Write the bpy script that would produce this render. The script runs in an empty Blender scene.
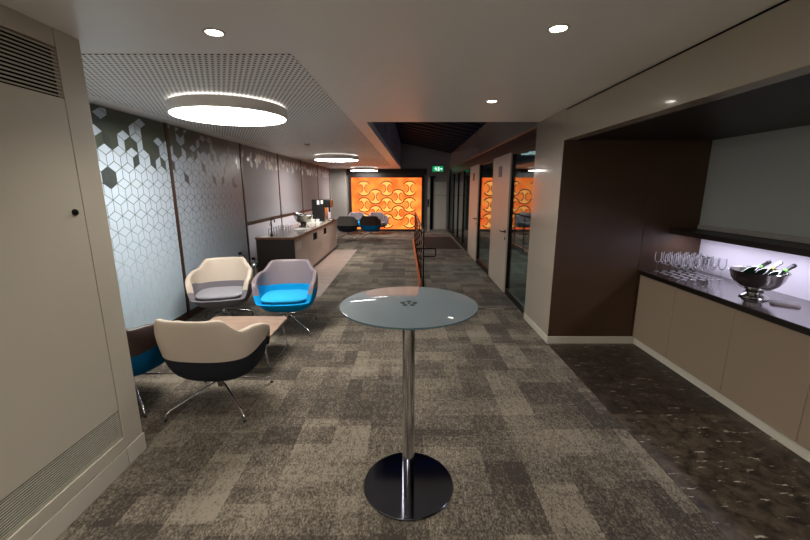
import bpy, bmesh, math, random
from mathutils import Vector, Matrix
C = bpy.context.scene
COL = C.collection
random.seed(7)
PI = math.pi
R = math.radians

# ---------------------------------------------------------------- camera, world, exposure
cam_d = bpy.data.cameras.new('camera')
cam = bpy.data.objects.new('camera', cam_d)
COL.objects.link(cam)
cam_d.sensor_width = 36.0
cam_d.lens = 380.0 / 810.0 * 36.0
cam_d.clip_start = 0.05
cam.location = (0, 0, 1.7)
cam.rotation_euler = (R(90 - 12.033), 0, 0)
C.camera = cam
W = bpy.data.worlds.new('world')
C.world = W
W.use_nodes = True
W.node_tree.nodes['Background'].inputs[0].default_value = (0.02, 0.05, 0.26, 1)   # night-blue sky over the skylight
W.node_tree.nodes['Background'].inputs[1].default_value = 0.4
C.view_settings.view_transform = 'Standard'
C.view_settings.look = 'None'
C.view_settings.gamma = 1.0
C.view_settings.use_curve_mapping = False
C.view_settings.exposure = 0.28
C.cycles.transparent_max_bounces = 48

DISC_L = 28.0        # radiance of the round ceiling lamps
SPOT_W = 34.0        # each recessed downlight
ORANGE_L = 1.35       # backlit feature wall
STRIP_W = 3.4        # LED strip over the bar counter


# ---------------------------------------------------------------- materials
def lin(c):
    return tuple((v / 255 / 12.92) if v / 255 <= 0.04045 else ((v / 255 + 0.055) / 1.055) ** 2.4 for v in c) + (1,)


def mat(name, col, rough=0.5, metal=0.0, spec=0.5, coat=0.0, var=0.06, vscale=12.0, bump=0.0, bscale=200.0, coat_rough=0.1, trans=0.0, ior=1.45):
    m = bpy.data.materials.new(name)
    m.use_nodes = True
    nt = m.node_tree
    b = nt.nodes['Principled BSDF']
    b.inputs['Roughness'].default_value = rough
    b.inputs['Metallic'].default_value = metal
    b.inputs['Specular IOR Level'].default_value = spec
    b.inputs['Coat Weight'].default_value = coat
    b.inputs['Coat Roughness'].default_value = coat_rough
    b.inputs['Transmission Weight'].default_value = trans
    b.inputs['IOR'].default_value = ior
    tc = nt.nodes.new('ShaderNodeTexCoord')
    n = nt.nodes.new('ShaderNodeTexNoise')
    n.inputs['Scale'].default_value = vscale
    n.inputs['Detail'].default_value = 3
    nt.links.new(tc.outputs['Object'], n.inputs['Vector'])
    mx = nt.nodes.new('ShaderNodeMix')
    mx.data_type = 'RGBA'
    c = lin(col)
    mx.inputs['A'].default_value = tuple(v * (1 - var) for v in c[:3]) + (1,)
    mx.inputs['B'].default_value = tuple(min(1, v * (1 + var)) for v in c[:3]) + (1,)
    nt.links.new(n.outputs['Fac'], mx.inputs['Factor'])
    nt.links.new(mx.outputs['Result'], b.inputs['Base Color'])
    if bump:
        n2 = nt.nodes.new('ShaderNodeTexNoise')
        n2.inputs['Scale'].default_value = bscale
        nt.links.new(tc.outputs['Object'], n2.inputs['Vector'])
        bp = nt.nodes.new('ShaderNodeBump')
        bp.inputs['Strength'].default_value = bump
        bp.inputs['Distance'].default_value = 0.002
        nt.links.new(n2.outputs['Fac'], bp.inputs['Height'])
        nt.links.new(bp.outputs['Normal'], b.inputs['Normal'])
    return m


def emit(name, col, strength):
    m = bpy.data.materials.new(name)
    m.use_nodes = True
    nt = m.node_tree
    nt.nodes.clear()
    o = nt.nodes.new('ShaderNodeOutputMaterial')
    e = nt.nodes.new('ShaderNodeEmission')
    e.inputs[0].default_value = col if len(col) == 4 else lin(col)
    e.inputs[1].default_value = strength
    nt.links.new(e.outputs[0], o.inputs[0])
    return m


class NT:
    """tiny node-graph helper"""
    def __init__(s, m):
        s.nt = m.node_tree
        s.b = s.nt.nodes['Principled BSDF']

    def new(s, t, **kw):
        n = s.nt.nodes.new(t)
        for k, v in kw.items():
            setattr(n, k, v)
        return n

    def link(s, a, b):
        s.nt.links.new(a, b)

    def math(s, op, a, b=None, c=None, clamp=False):
        n = s.new('ShaderNodeMath', operation=op, use_clamp=clamp)
        for i, v in enumerate((a, b, c)):
            if v is None:
                continue
            if isinstance(v, (int, float)):
                n.inputs[i].default_value = v
            else:
                s.link(v, n.inputs[i])
        return n.outputs[0]

    def mix(s, f, a, b):
        n = s.new('ShaderNodeMix', data_type='RGBA')
        for k, v in (('Factor', f), ('A', a), ('B', b)):
            if isinstance(v, (int, float, tuple)):
                n.inputs[k].default_value = v
            else:
                s.link(v, n.inputs[k])
        return n.outputs['Result']


M = {}
M['beige'] = mat('beige_laminate', (190, 183, 167), 0.42, var=0.03, vscale=3, spec=0.4)
M['beige_trim'] = mat('beige_trim', (198, 192, 178), 0.4, var=0.03)
M['black'] = mat('black_void', (8, 8, 8), 0.9, spec=0.1)
M['black_metal'] = mat('black_metal', (22, 21, 20), 0.4, metal=0.6)
M['black_plastic'] = mat('black_plastic', (20, 20, 21), 0.35)
M['ceiling'] = mat('ceiling_satin_paint', (240, 236, 230), 0.34, var=0.03, vscale=2, spec=0.3)
M['lacquer'] = mat('cream_lacquer', (164, 155, 142), 0.22, coat=0.6, coat_rough=0.06, var=0.03, vscale=2)
M['white'] = mat('white_paint', (200, 196, 186), 0.5, var=0.03)
M['grey_wall'] = mat('grey_wall_paint', (150, 145, 140), 0.6, var=0.04)
M['dark_wall'] = mat('dark_room_paint', (92, 104, 106), 0.7)
M['door_cream'] = mat('cream_satin_door', (196, 184, 168), 0.34, spec=0.7, var=0.02)
M['kerb_lit'] = mat('orange_lit_kerb', (214, 120, 66), 0.4, metal=0.7)  # orange light falling on the kerb is put into its colour
M['bronze'] = mat('bronze_trim', (70, 48, 36), 0.45, metal=0.4)
M['brown_panel'] = mat('dark_brown_laminate', (74, 54, 39), 0.36, var=0.06, vscale=3, spec=0.45)
M['niche_dark'] = mat('near_black_brown_laminate', (34, 27, 23), 0.4, var=0.05)
M['taupe'] = mat('taupe_laminate', (146, 128, 110), 0.42, var=0.03, vscale=3)
M['worktop_dark'] = mat('dark_polished_worktop', (58, 48, 48), 0.16, coat=0.5, coat_rough=0.05, var=0.2, vscale=30)
M['worktop_edge'] = mat('black_worktop_edge', (22, 18, 16), 0.35)
M['screen'] = mat('grey_screen_board', (160, 164, 162), 0.55, var=0.03, vscale=3)
M['splash'] = mat('white_backsplash', (215, 212, 222), 0.3, var=0.02)
M['chrome'] = mat('chrome', (205, 205, 208), 0.09, metal=1.0, var=0.02)
M['steel'] = mat('brushed_steel', (170, 168, 165), 0.2, metal=1.0, var=0.05)
M['leather_cream'] = mat('cream_leather', (190, 176, 160), 0.42, var=0.05, vscale=6, bump=0.15, bscale=400)
M['leather_mauve'] = mat('mauve_grey_leather', (118, 106, 110), 0.38, var=0.05, vscale=6, bump=0.15, bscale=400)
M['leather_brown'] = mat('brown_leather', (62, 47, 44), 0.4, var=0.05, vscale=6, bump=0.15, bscale=400)
M['leather_grey'] = mat('grey_leather', (112, 108, 100), 0.42, var=0.05, vscale=6, bump=0.15, bscale=400)
M['fab_black'] = mat('charcoal_fabric', (36, 37, 42), 0.95, var=0.15, vscale=250, bump=0.3, bscale=600, spec=0.2)
M['fab_grey'] = mat('grey_fabric', (112, 108, 114), 0.95, var=0.12, vscale=250, bump=0.3, bscale=600, spec=0.2)
M['fab_greyl'] = mat('light_grey_fabric', (140, 138, 144), 0.95, var=0.12, vscale=250, bump=0.3, bscale=600, spec=0.2)
M['fab_blue'] = mat('bright_blue_fabric', (0, 134, 192), 0.95, var=0.12, vscale=250, bump=0.3, bscale=600, spec=0.2)
M['fab_bluel'] = mat('light_blue_fabric', (40, 156, 202), 0.95, var=0.12, vscale=250, bump=0.3, bscale=600, spec=0.2)
M['fab_blued'] = mat('deep_blue_fabric', (0, 92, 140), 0.95, var=0.12, vscale=250, bump=0.3, bscale=600, spec=0.2)
M['cup'] = mat('white_ceramic', (222, 222, 218), 0.2)
M['bottle_green'] = mat('dark_green_bottle_glass', (10, 22, 14), 0.06, coat=0.5)
M['foil'] = mat('black_foil', (24, 26, 26), 0.3, metal=0.5)
M['foil_silver'] = mat('silver_foil', (170, 172, 176), 0.25, metal=0.9)
M['label_green'] = mat('green_label', (90, 160, 60), 0.5)
M['label_yellow'] = mat('yellow_label', (205, 190, 70), 0.5)
M['ice'] = mat('ice', (225, 230, 238), 0.1, trans=0.6, ior=1.31)
M['napkin'] = mat('grey_napkin', (122, 116, 118), 0.9, bump=0.3, bscale=300)
M['lamp_body'] = mat('white_lamp_body', (240, 237, 233), 0.5)
M['disc'] = emit('lamp_diffuser', (1, 0.96, 0.9, 1), DISC_L)
M['glow'] = emit('lamp_top_glow', (1, 0.96, 0.9, 1), 2.5)
M['led'] = emit('downlight_lens', (1, 0.93, 0.8, 1), 25)
M['strip'] = emit('led_strip', (0.84, 0.80, 1.0, 1), 4)
M['mat'] = mat('dark_entrance_mat', (44, 28, 24), 0.95, var=0.2, vscale=80, bump=0.4, bscale=500)
M['exit_green'] = emit('exit_green', (0.0, 0.30, 0.10, 1), 1.0)
M['exit_white'] = emit('exit_white', (0.75, 1.0, 0.85, 1), 1.1)
M['table_edge'] = mat('teal_glass_edge', (70, 96, 104), 0.1, coat=0.5)


def floor_carpet():
    m = mat('carpet_tiles', (110, 100, 85), 0.95, spec=0.1)
    g = NT(m)
    tc = g.new('ShaderNodeTexCoord')
    sp = g.new('ShaderNodeSeparateXYZ')
    g.link(tc.outputs['Object'], sp.inputs[0])
    wob = g.new('ShaderNodeTexNoise')
    wob.inputs['Scale'].default_value = 28
    wob.inputs['Detail'].default_value = 3
    g.link(tc.outputs['Object'], wob.inputs['Vector'])
    wb = g.math('MULTIPLY', g.math('SUBTRACT', wob.outputs['Fac'], 0.5), 0.028)
    x, y = g.math('ADD', sp.outputs[0], wb), g.math('ADD', sp.outputs[1], wb)

    def cells(w, h, off, seed):
        col = g.math('FLOOR', g.math('DIVIDE', x, w))
        wn0 = g.new('ShaderNodeTexWhiteNoise', noise_dimensions='1D')
        g.link(g.math('ADD', col, seed), wn0.inputs['W'])
        yy = g.math('ADD', g.math('DIVIDE', y, h), g.math('MULTIPLY', wn0.outputs['Value'], off))
        cb = g.new('ShaderNodeCombineXYZ')
        g.link(col, cb.inputs[0])
        g.link(g.math('FLOOR', yy), cb.inputs[1])
        cb.inputs[2].default_value = seed
        wn = g.new('ShaderNodeTexWhiteNoise', noise_dimensions='3D')
        g.link(cb.outputs[0], wn.inputs['Vector'])
        return wn.outputs['Value']
    a = cells(0.25, 0.62, 5.0, 3.3)
    b2 = cells(0.5, 0.19, 7.0, 8.1)
    c2 = cells(0.125, 0.33, 9.0, 15.7)
    d2 = cells(1.0, 0.25, 3.0, 21.2)
    patch = g.math('ADD', g.math('ADD', g.math('MULTIPLY', a, 0.3), g.math('MULTIPLY', b2, 0.28)), g.math('ADD', g.math('MULTIPLY', c2, 0.2), g.math('MULTIPLY', d2, 0.22)))

    def noise(sx, sy, det, ro):
        mp = g.new('ShaderNodeMapping')
        mp.inputs['Scale'].default_value = (sx, sy, 1)
        g.link(tc.outputs['Object'], mp.inputs[0])
        n = g.new('ShaderNodeTexNoise')
        n.inputs['Scale'].default_value = 1.0
        n.inputs['Detail'].default_value = det
        n.inputs['Roughness'].default_value = ro
        g.link(mp.outputs[0], n.inputs['Vector'])
        return n.outputs['Fac']
    n1 = noise(100, 55, 4, 0.7)
    n2 = noise(36, 16, 5, 0.75)
    n3 = noise(1.3, 1.3, 2, 0.5)
    v = g.math('ADD', g.math('MULTIPLY', g.math('SUBTRACT', patch, 0.5), 1.2),
               g.math('ADD', g.math('MULTIPLY', g.math('SUBTRACT', n1, 0.5), 2.4),
                      g.math('ADD', g.math('MULTIPLY', g.math('SUBTRACT', n2, 0.5), 1.7), g.math('MULTIPLY', g.math('SUBTRACT', n3, 0.5), 0.5))))
    v = g.math('ADD', v, 0.5, clamp=True)
    r = g.new('ShaderNodeValToRGB')
    e = r.color_ramp.elements
    e[0].position, e[0].color = 0.12, lin((58, 52, 46))
    e[1].position, e[1].color = 0.9, lin((134, 125, 110))
    mid = e.new(0.5)
    mid.color = lin((95, 87, 76))
    g.link(v, r.inputs[0])
    g.link(r.outputs[0], g.b.inputs['Base Color'])
    bp = g.new('ShaderNodeBump')
    g.b.inputs['Sheen Weight'].default_value = 0.12
    g.b.inputs['Sheen Roughness'].default_value = 0.45
    bp.inputs['Strength'].default_value = 0.3
    bp.inputs['Distance'].default_value = 0.002
    g.link(n1, bp.inputs['Height'])
    g.link(bp.outputs[0], g.b.inputs['Normal'])
    return m


def stone():
    m = mat('dark_marble', (50, 42, 36), 0.42, spec=0.3)
    g = NT(m)
    tc = g.new('ShaderNodeTexCoord')
    sp = g.new('ShaderNodeSeparateXYZ')
    g.link(tc.outputs['Object'], sp.inputs[0])
    slab = g.math('MODULO', g.math('ADD', g.math('FLOOR', g.math('DIVIDE', sp.outputs[1], 1.315)), 11.0), 2.0)   # lighter and darker slabs alternate
    n1 = g.new('ShaderNodeTexNoise')
    n1.inputs['Scale'].default_value = 11
    n1.inputs['Detail'].default_value = 9
    n1.inputs['Roughness'].default_value = 0.68
    n1.inputs['Distortion'].default_value = 0.6
    g.link(tc.outputs['Object'], n1.inputs['Vector'])
    mp = g.new('ShaderNodeMapping')
    mp.inputs['Rotation'].default_value = (0, 0, 0.7)
    mp.inputs['Scale'].default_value = (8, 30, 1)
    g.link(tc.outputs['Object'], mp.inputs[0])
    n2 = g.new('ShaderNodeTexNoise')
    n2.inputs['Scale'].default_value = 1
    n2.inputs['Detail'].default_value = 6
    n2.inputs['Roughness'].default_value = 0.6
    g.link(mp.outputs[0], n2.inputs['Vector'])
    r = g.new('ShaderNodeValToRGB')
    e = r.color_ramp.elements
    e[0].position, e[0].color = 0.36, lin((42, 35, 30))
    e[1].position, e[1].color = 0.72, lin((104, 92, 78))
    g.link(n1.outputs['Fac'], r.inputs[0])
    fl = g.math('MULTIPLY', g.math('SUBTRACT', n2.outputs['Fac'], 0.612), 12, clamp=True)
    c = g.mix(fl, r.outputs[0], lin((206, 198, 184)))
    c = g.mix(slab, c, g.mix(0.55, c, lin((26, 20, 17))))
    g.link(c, g.b.inputs['Base Color'])
    return m


def perforated():
    m = mat('perforated_metal_tray', (178, 170, 162), 0.45, spec=0.3)
    g = NT(m)
    tc = g.new('ShaderNodeTexCoord')
    sp = g.new('ShaderNodeSeparateXYZ')
    g.link(tc.outputs['Object'], sp.inputs[0])
    P = 0.040
    row = g.math('FLOOR', g.math('DIVIDE', sp.outputs[1], P))
    sh = g.math('MULTIPLY', g.math('MODULO', row, 2.0), 0.5)
    fx = g.math('SUBTRACT', g.math('FRACT', g.math('ADD', g.math('DIVIDE', sp.outputs[0], P * 0.95), sh)), 0.5)
    fy = g.math('SUBTRACT', g.math('FRACT', g.math('DIVIDE', sp.outputs[1], P)), 0.5)
    d = g.math('MAXIMUM', g.math('MULTIPLY', g.math('ABSOLUTE', fx), 1.05), g.math('MULTIPLY', g.math('ABSOLUTE', fy), 1.0))
    hole = g.math('MULTIPLY', g.math('SUBTRACT', 0.265, d), 30, clamp=True)
    c = g.mix(hole, lin((240, 236, 232)), lin((34, 31, 29)))
    g.link(c, g.b.inputs['Base Color'])
    return m


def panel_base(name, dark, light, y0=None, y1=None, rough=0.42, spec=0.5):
    """printed wall panel: the ground turns pale blue at its foot, and (y0..y1) grey-mauve along its length from painted-in reflected light"""
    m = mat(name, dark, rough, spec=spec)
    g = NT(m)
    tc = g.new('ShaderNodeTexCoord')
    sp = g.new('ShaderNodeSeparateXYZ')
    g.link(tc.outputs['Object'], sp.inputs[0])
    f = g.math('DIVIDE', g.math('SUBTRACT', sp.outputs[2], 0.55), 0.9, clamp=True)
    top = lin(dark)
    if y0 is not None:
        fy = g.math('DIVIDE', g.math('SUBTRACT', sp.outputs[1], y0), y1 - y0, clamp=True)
        top = g.mix(fy, lin(dark), lin((128, 124, 128)))  # grey-mauve stands for light reflected off the panel
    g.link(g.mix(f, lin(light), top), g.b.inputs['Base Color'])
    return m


def thin_fresnel(nt, ior):
    """Fresnel that treats both faces of a thin sheet alike"""
    ge = nt.nodes.new('ShaderNodeNewGeometry')
    mr = nt.nodes.new('ShaderNodeMapRange')
    mr.inputs['To Min'].default_value = ior
    mr.inputs['To Max'].default_value = 1.0 / ior
    nt.links.new(ge.outputs['Backfacing'], mr.inputs['Value'])
    fr = nt.nodes.new('ShaderNodeFresnel')
    nt.links.new(mr.outputs['Result'], fr.inputs['IOR'])
    return fr


def glass_pane(name='tinted_clear_glass', ior=1.6):
    m = bpy.data.materials.new(name)
    m.use_nodes = True
    nt = m.node_tree
    nt.nodes.clear()
    o = nt.nodes.new('ShaderNodeOutputMaterial')
    t = nt.nodes.new('ShaderNodeBsdfTransparent')
    t.inputs[0].default_value = (0.78, 0.9, 0.9, 1)
    gl = nt.nodes.new('ShaderNodeBsdfGlossy')
    gl.inputs['Roughness'].default_value = 0.01
    gl.inputs[0].default_value = (0.95, 0.97, 0.97, 1)
    fr = thin_fresnel(nt, ior)
    mx = nt.nodes.new('ShaderNodeMixShader')
    nt.links.new(fr.outputs[0], mx.inputs[0])
    nt.links.new(t.outputs[0], mx.inputs[1])
    nt.links.new(gl.outputs[0], mx.inputs[2])
    nt.links.new(mx.outputs[0], o.inputs[0])
    return m


def drink_glass():
    m = bpy.data.materials.new('drinking_glass')
    m.use_nodes = True
    nt = m.node_tree
    nt.nodes.clear()
    o = nt.nodes.new('ShaderNodeOutputMaterial')
    t = nt.nodes.new('ShaderNodeBsdfTransparent')
    t.inputs[0].default_value = (0.975, 0.975, 0.98, 1)
    gl = nt.nodes.new('ShaderNodeBsdfGlossy')
    gl.inputs['Roughness'].default_value = 0.03
    lw = nt.nodes.new('ShaderNodeLayerWeight')
    lw.inputs[0].default_value = 0.2
    df = nt.nodes.new('ShaderNodeBsdfDiffuse')
    df.inputs[0].default_value = (0.9, 0.9, 0.93, 1)
    gm = nt.nodes.new('ShaderNodeMixShader')
    gm.inputs[0].default_value = 0.3
    mx = nt.nodes.new('ShaderNodeMixShader')
    nt.links.new(lw.outputs[0], mx.inputs[0])
    nt.links.new(t.outputs[0], mx.inputs[1])
    nt.links.new(gl.outputs[0], gm.inputs[1])
    nt.links.new(df.outputs[0], gm.inputs[2])
    nt.links.new(gm.outputs[0], mx.inputs[2])
    nt.links.new(mx.outputs[0], o.inputs[0])
    return m


def wood(name, c1, c2):
    m = mat(name, c1, 0.45)
    g = NT(m)
    tc = g.new('ShaderNodeTexCoord')
    mp = g.new('ShaderNodeMapping')
    mp.inputs['Scale'].default_value = (3, 40, 40)
    g.link(tc.outputs['Object'], mp.inputs[0])
    n = g.new('ShaderNodeTexNoise')
    n.inputs['Scale'].default_value = 1.2
    n.inputs['Detail'].default_value = 5
    g.link(mp.outputs[0], n.inputs['Vector'])
    r = g.new('ShaderNodeValToRGB')
    r.color_ramp.elements[0].position, r.color_ramp.elements[0].color = 0.3, lin(c1)
    r.color_ramp.elements[1].position, r.color_ramp.elements[1].color = 0.7, lin(c2)
    g.link(n.outputs['Fac'], r.inputs[0])
    g.link(r.outputs[0], g.b.inputs['Base Color'])
    return m


def feature_light():
    """backlit amber panel: the lamps behind it show as yellow bands in the orange"""
    m = bpy.data.materials.new('backlit_amber_panel')
    m.use_nodes = True
    nt = m.node_tree
    nt.nodes.clear()
    o = nt.nodes.new('ShaderNodeOutputMaterial')
    e = nt.nodes.new('ShaderNodeEmission')
    tc = nt.nodes.new('ShaderNodeTexCoord')
    n = nt.nodes.new('ShaderNodeTexNoise')
    n.inputs['Scale'].default_value = 2.3
    n.inputs['Detail'].default_value = 1
    nt.links.new(tc.outputs['Object'], n.inputs['Vector'])
    r = nt.nodes.new('ShaderNodeValToRGB')
    el = r.color_ramp.elements
    el[0].position, el[0].color = 0.36, (1.0, 0.125, 0.02, 1)
    el[1].position, el[1].color = 0.68, (1.08, 0.27, 0.045, 1)
    nt.links.new(n.outputs['Fac'], r.inputs[0])
    nt.links.new(r.outputs[0], e.inputs[0])
    e.inputs[1].default_value = ORANGE_L
    nt.links.new(e.outputs[0], o.inputs[0])
    return m


M['carpet'] = floor_carpet()
M['stone'] = stone()
M['perf'] = perforated()
M['glass'] = glass_pane()
M['drink'] = drink_glass()
M['roof_glass'] = glass_pane('roof_glass', 1.12)
M['beam'] = mat('dark_grey_beam_paint', (44, 40, 38), 0.5)
M['wood'] = wood('oak_veneer', (120, 98, 84), (158, 134, 116))
M['wood_edge'] = wood('walnut_edge', (88, 56, 38), (120, 82, 56))
M['feature'] = feature_light()
M['core'] = emit('backlit_motif', (1.12, 0.40, 0.085, 1), ORANGE_L * 1.05)
M['motif_line'] = mat('dark_motif_line', (34, 30, 14), 0.7)
M['tile'] = mat('printed_pale_tile', (174, 188, 200), 0.4, coat=0.1, coat_rough=0.25, var=0.06, vscale=9)
M['tile_dark'] = mat('printed_dark_tile', (58, 66, 66), 0.34, coat=0.3, coat_rough=0.25)
M['tile_cream'] = mat('printed_cream_tile', (186, 178, 170), 0.34, coat=0.3, coat_rough=0.25)
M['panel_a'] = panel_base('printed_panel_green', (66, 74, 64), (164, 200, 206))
M['panel_b'] = panel_base('panel_painted_reflection', (72, 76, 68), (146, 180, 186), 5.3, 6.95)  # ground greys towards its far end: reflected light painted in
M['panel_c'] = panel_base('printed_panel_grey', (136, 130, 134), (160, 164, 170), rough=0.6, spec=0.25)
M['tile_reflect'] = mat('tile_painted_reflection', (160, 172, 182), 0.4)  # tiles grey off along the panel, a painted reflection
g_ = NT(M['tile_reflect'])
tc_ = g_.new('ShaderNodeTexCoord')
sp_ = g_.new('ShaderNodeSeparateXYZ')
g_.link(tc_.outputs['Object'], sp_.inputs[0])
g_.link(g_.mix(g_.math('DIVIDE', g_.math('SUBTRACT', sp_.outputs[1], 5.2), 1.6, clamp=True), lin((162, 174, 186)), lin((134, 132, 138))), g_.b.inputs['Base Color'])
M['counter_front'] = mat('pinkish_taupe_laminate', (182, 162, 150), 0.4, var=0.03, vscale=3)
M['table_glass'] = mat('frosted_grey_glass', (112, 124, 131), 0.6, spec=0.2, coat=0.28, coat_rough=0.02, var=0.02)
M['base_chrome'] = mat('dark_polished_chrome', (112, 114, 126), 0.1, metal=1.0, var=0.03)


# ---------------------------------------------------------------- mesh helpers
class MB:
    def __init__(s):
        s.v, s.f, s.mi, s.sm = [], [], [], []
        s.cur = 0
        s.smooth = False

    def add(s, vs, fs, smooth=None):
        o = len(s.v)
        s.v += [tuple(p) for p in vs]
        for f in fs:
            s.f.append([i + o for i in f])
            s.mi.append(s.cur)
            s.sm.append(s.smooth if smooth is None else smooth)
        return s

    def box(s, x0, x1, y0, y1, z0, z1):
        x0, x1 = sorted((x0, x1)); y0, y1 = sorted((y0, y1)); z0, z1 = sorted((z0, z1))
        return s.add([(x0, y0, z0), (x1, y0, z0), (x1, y1, z0), (x0, y1, z0), (x0, y0, z1), (x1, y0, z1), (x1, y1, z1), (x0, y1, z1)],
                     [(0, 3, 2, 1), (4, 5, 6, 7), (0, 1, 5, 4), (1, 2, 6, 5), (2, 3, 7, 6), (3, 0, 4, 7)], False)

    def prism(s, pts, z0, z1):
        n = len(pts)
        vs = [(p[0], p[1], z0) for p in pts] + [(p[0], p[1], z1) for p in pts]
        fs = [tuple(range(n - 1, -1, -1)), tuple(range(n, 2 * n))] + [(i, (i + 1) % n, n + (i + 1) % n, n + i) for i in range(n)]
        return s.add(vs, fs, False)

    def lathe(s, prof, n=32, c=(0, 0, 0), mtx=None):
        vs, fs = [], []
        k = len(prof)
        for i in range(n):
            a = 2 * PI * i / n
            for r, z in prof:
                p = Vector((r * math.cos(a), r * math.sin(a), z))
                if mtx is not None:
                    p = mtx @ p
                vs.append((p.x + c[0], p.y + c[1], p.z + c[2]))
        for i in range(n):
            j = (i + 1) % n
            for q in range(k - 1):
                fs.append((i * k + q, j * k + q, j * k + q + 1, i * k + q + 1))
        return s.add(vs, fs, True)

    def tube(s, path, r, n=10, cap=True):
        path = [Vector(p) for p in path]
        vs, fs = [], []
        up = None
        for i, p in enumerate(path):
            d = ((path[min(i + 1, len(path) - 1)] - path[i]).normalized() + (path[i] - path[max(i - 1, 0)]).normalized())
            d = d.normalized() if d.length > 1e-6 else Vector((0, 0, 1))
            if up is None:
                up = d.orthogonal().normalized()
            up = (up - d * up.dot(d)).normalized()
            w = d.cross(up)
            for k in range(n):
                a = 2 * PI * k / n
                q = p + (up * math.cos(a) + w * math.sin(a)) * r
                vs.append(tuple(q))
        for i in range(len(path) - 1):
            for k in range(n):
                fs.append((i * n + k, i * n + (k + 1) % n, (i + 1) * n + (k + 1) % n, (i + 1) * n + k))
        if cap:
            fs.append(tuple(range(n - 1, -1, -1)))
            fs.append(tuple(range((len(path) - 1) * n, len(path) * n)))
        return s.add(vs, fs, True)

    def build(s, name, mats, parent=None, bevel=0.0, seg=2, loc=None, rz=0.0, merge=False, subsurf=0):
        me = bpy.data.meshes.new(name)
        me.from_pydata(s.v, [], s.f)
        if not isinstance(mats, (list, tuple)):
            mats = [mats]
        for m in mats:
            me.materials.append(m)
        for p, mi, sm in zip(me.polygons, s.mi, s.sm):
            p.material_index = mi
            p.use_smooth = sm
        bm = bmesh.new()
        bm.from_mesh(me)
        if merge:
            bmesh.ops.remove_doubles(bm, verts=bm.verts, dist=0.0004)
        bmesh.ops.recalc_face_normals(bm, faces=bm.faces)
        bm.to_mesh(me)
        bm.free()
        if not subsurf:
            me.set_sharp_from_angle(angle=R(38))
        o = bpy.data.objects.new(name, me)
        COL.objects.link(o)
        if parent:
            o.parent = parent
        if loc:
            o.location = loc
        if rz:
            o.rotation_euler[2] = rz
        if bevel:
            b = o.modifiers.new('bevel', 'BEVEL')
            b.width = bevel
            b.segments = seg
            b.limit_method = 'ANGLE'
            b.angle_limit = R(40)
        if subsurf:
            q = o.modifiers.new('sub', 'SUBSURF')
            q.levels = q.render_levels = subsurf
        return o


def tag(o, label, cat, group=None, kind=None):
    o['label'] = label
    o['category'] = cat
    if group:
        o['group'] = group
    if kind:
        o['kind'] = kind
    return o


def thing(name, label, cat, loc=(0, 0, 0), rz=0.0, group=None, kind=None):
    o = bpy.data.objects.new(name, None)
    COL.objects.link(o)
    o.empty_display_size = 0.1
    o.location = loc
    o.rotation_euler[2] = rz
    return tag(o, label, cat, group, kind)


def struct(name, mb, m, label, cat, **kw):
    o = mb.build(name, m, **kw)
    return tag(o, label, cat, kind='structure')


def copy_tree(o, parent=None):
    c = o.copy()
    COL.objects.link(c)
    if parent:
        c.parent = parent
    for ch in list(o.children):
        copy_tree(ch, c)
    return c


def ss(a, b, x):
    t = max(0.0, min(1.0, (x - a) / (b - a)))
    return t * t * (3 - 2 * t)


# ================================================================ THE ROOM
H = 2.48
YB = 15.6       # far wall
YN = -3.0       # wall behind the camera
XL = -2.9       # patterned wall
VL0, VL1 = -0.46, -0.16     # left edge of the skylight well, near and far
YV = 4.79       # near edge of the well

struct('floor', MB().box(-3.05, 4.8, YN - 0.15, YB + 0.15, -0.12, 0), M['carpet'], 'taupe mottled carpet tile floor', 'floor')
struct('floor_stone', MB().box(1.60, 2.58, YN, 4.02, 0.0, 0.004), M['stone'], 'dark brown veined marble strip along the bar cabinets', 'floor')
struct('floor_plank', MB().box(XL, -1.37, 5.9, 10.75, 0.0, 0.004), wood('pale_pink_plank_floor', (110, 94, 85), (166, 142, 128)), 'pale pinkish plank strip along the coffee counter', 'floor')
struct('trim_2', MB().box(0.95, 1.63, 5.24, 5.28, 0.0, 0.006), M['steel'], 'thin metal threshold strip across the corridor carpet', 'floor trim', bevel=0.001)

mb = MB()
mb.prism([(-3.05, YN), (1.74, YN), (1.74, YV), (-3.05, YV)], H, H + 0.1)
mb.prism([(-3.05, YV), (VL0, YV), (VL1, YB), (-3.05, YB)], H, H + 0.1)
struct('ceiling', mb, M['ceiling'], 'satin cream painted flat ceiling', 'ceiling')
struct('ceiling_perforated', MB().prism([(-2.66, 2.46), (-0.67, 2.46), (-0.47, 13.6), (-2.66, 13.6)], H - 0.004, H), M['perf'],
       'perforated metal ceiling panel around the round lamps', 'ceiling')

# skylight well: upstands, sloping beams, glass
mb = MB()
mb.prism([(VL0 - 0.1, YV), (VL0, YV), (VL1, YB), (VL1 - 0.1, YB)], H + 0.1, 3.7)
mb.prism([(VL0 - 0.1, YV - 0.1), (1.8, YV - 0.1), (1.8, YV), (VL0 - 0.1, YV)], H + 0.1, 3.7)
for k in range(6):
    y = 6.0 + k * 1.7
    x = VL0 + (VL1 - VL0) * (y - YV) / (YB - YV)
    mb.box(x - 0.02, x + 0.012, y, y + 0.05, 2.75, 3.0)
struct('wall_skylight', mb, M['grey_wall'], 'grey upstand wall of the skylight well', 'wall')


def roof_z(x):
    return 3.46 - (x + 0.2) * 0.20


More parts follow.
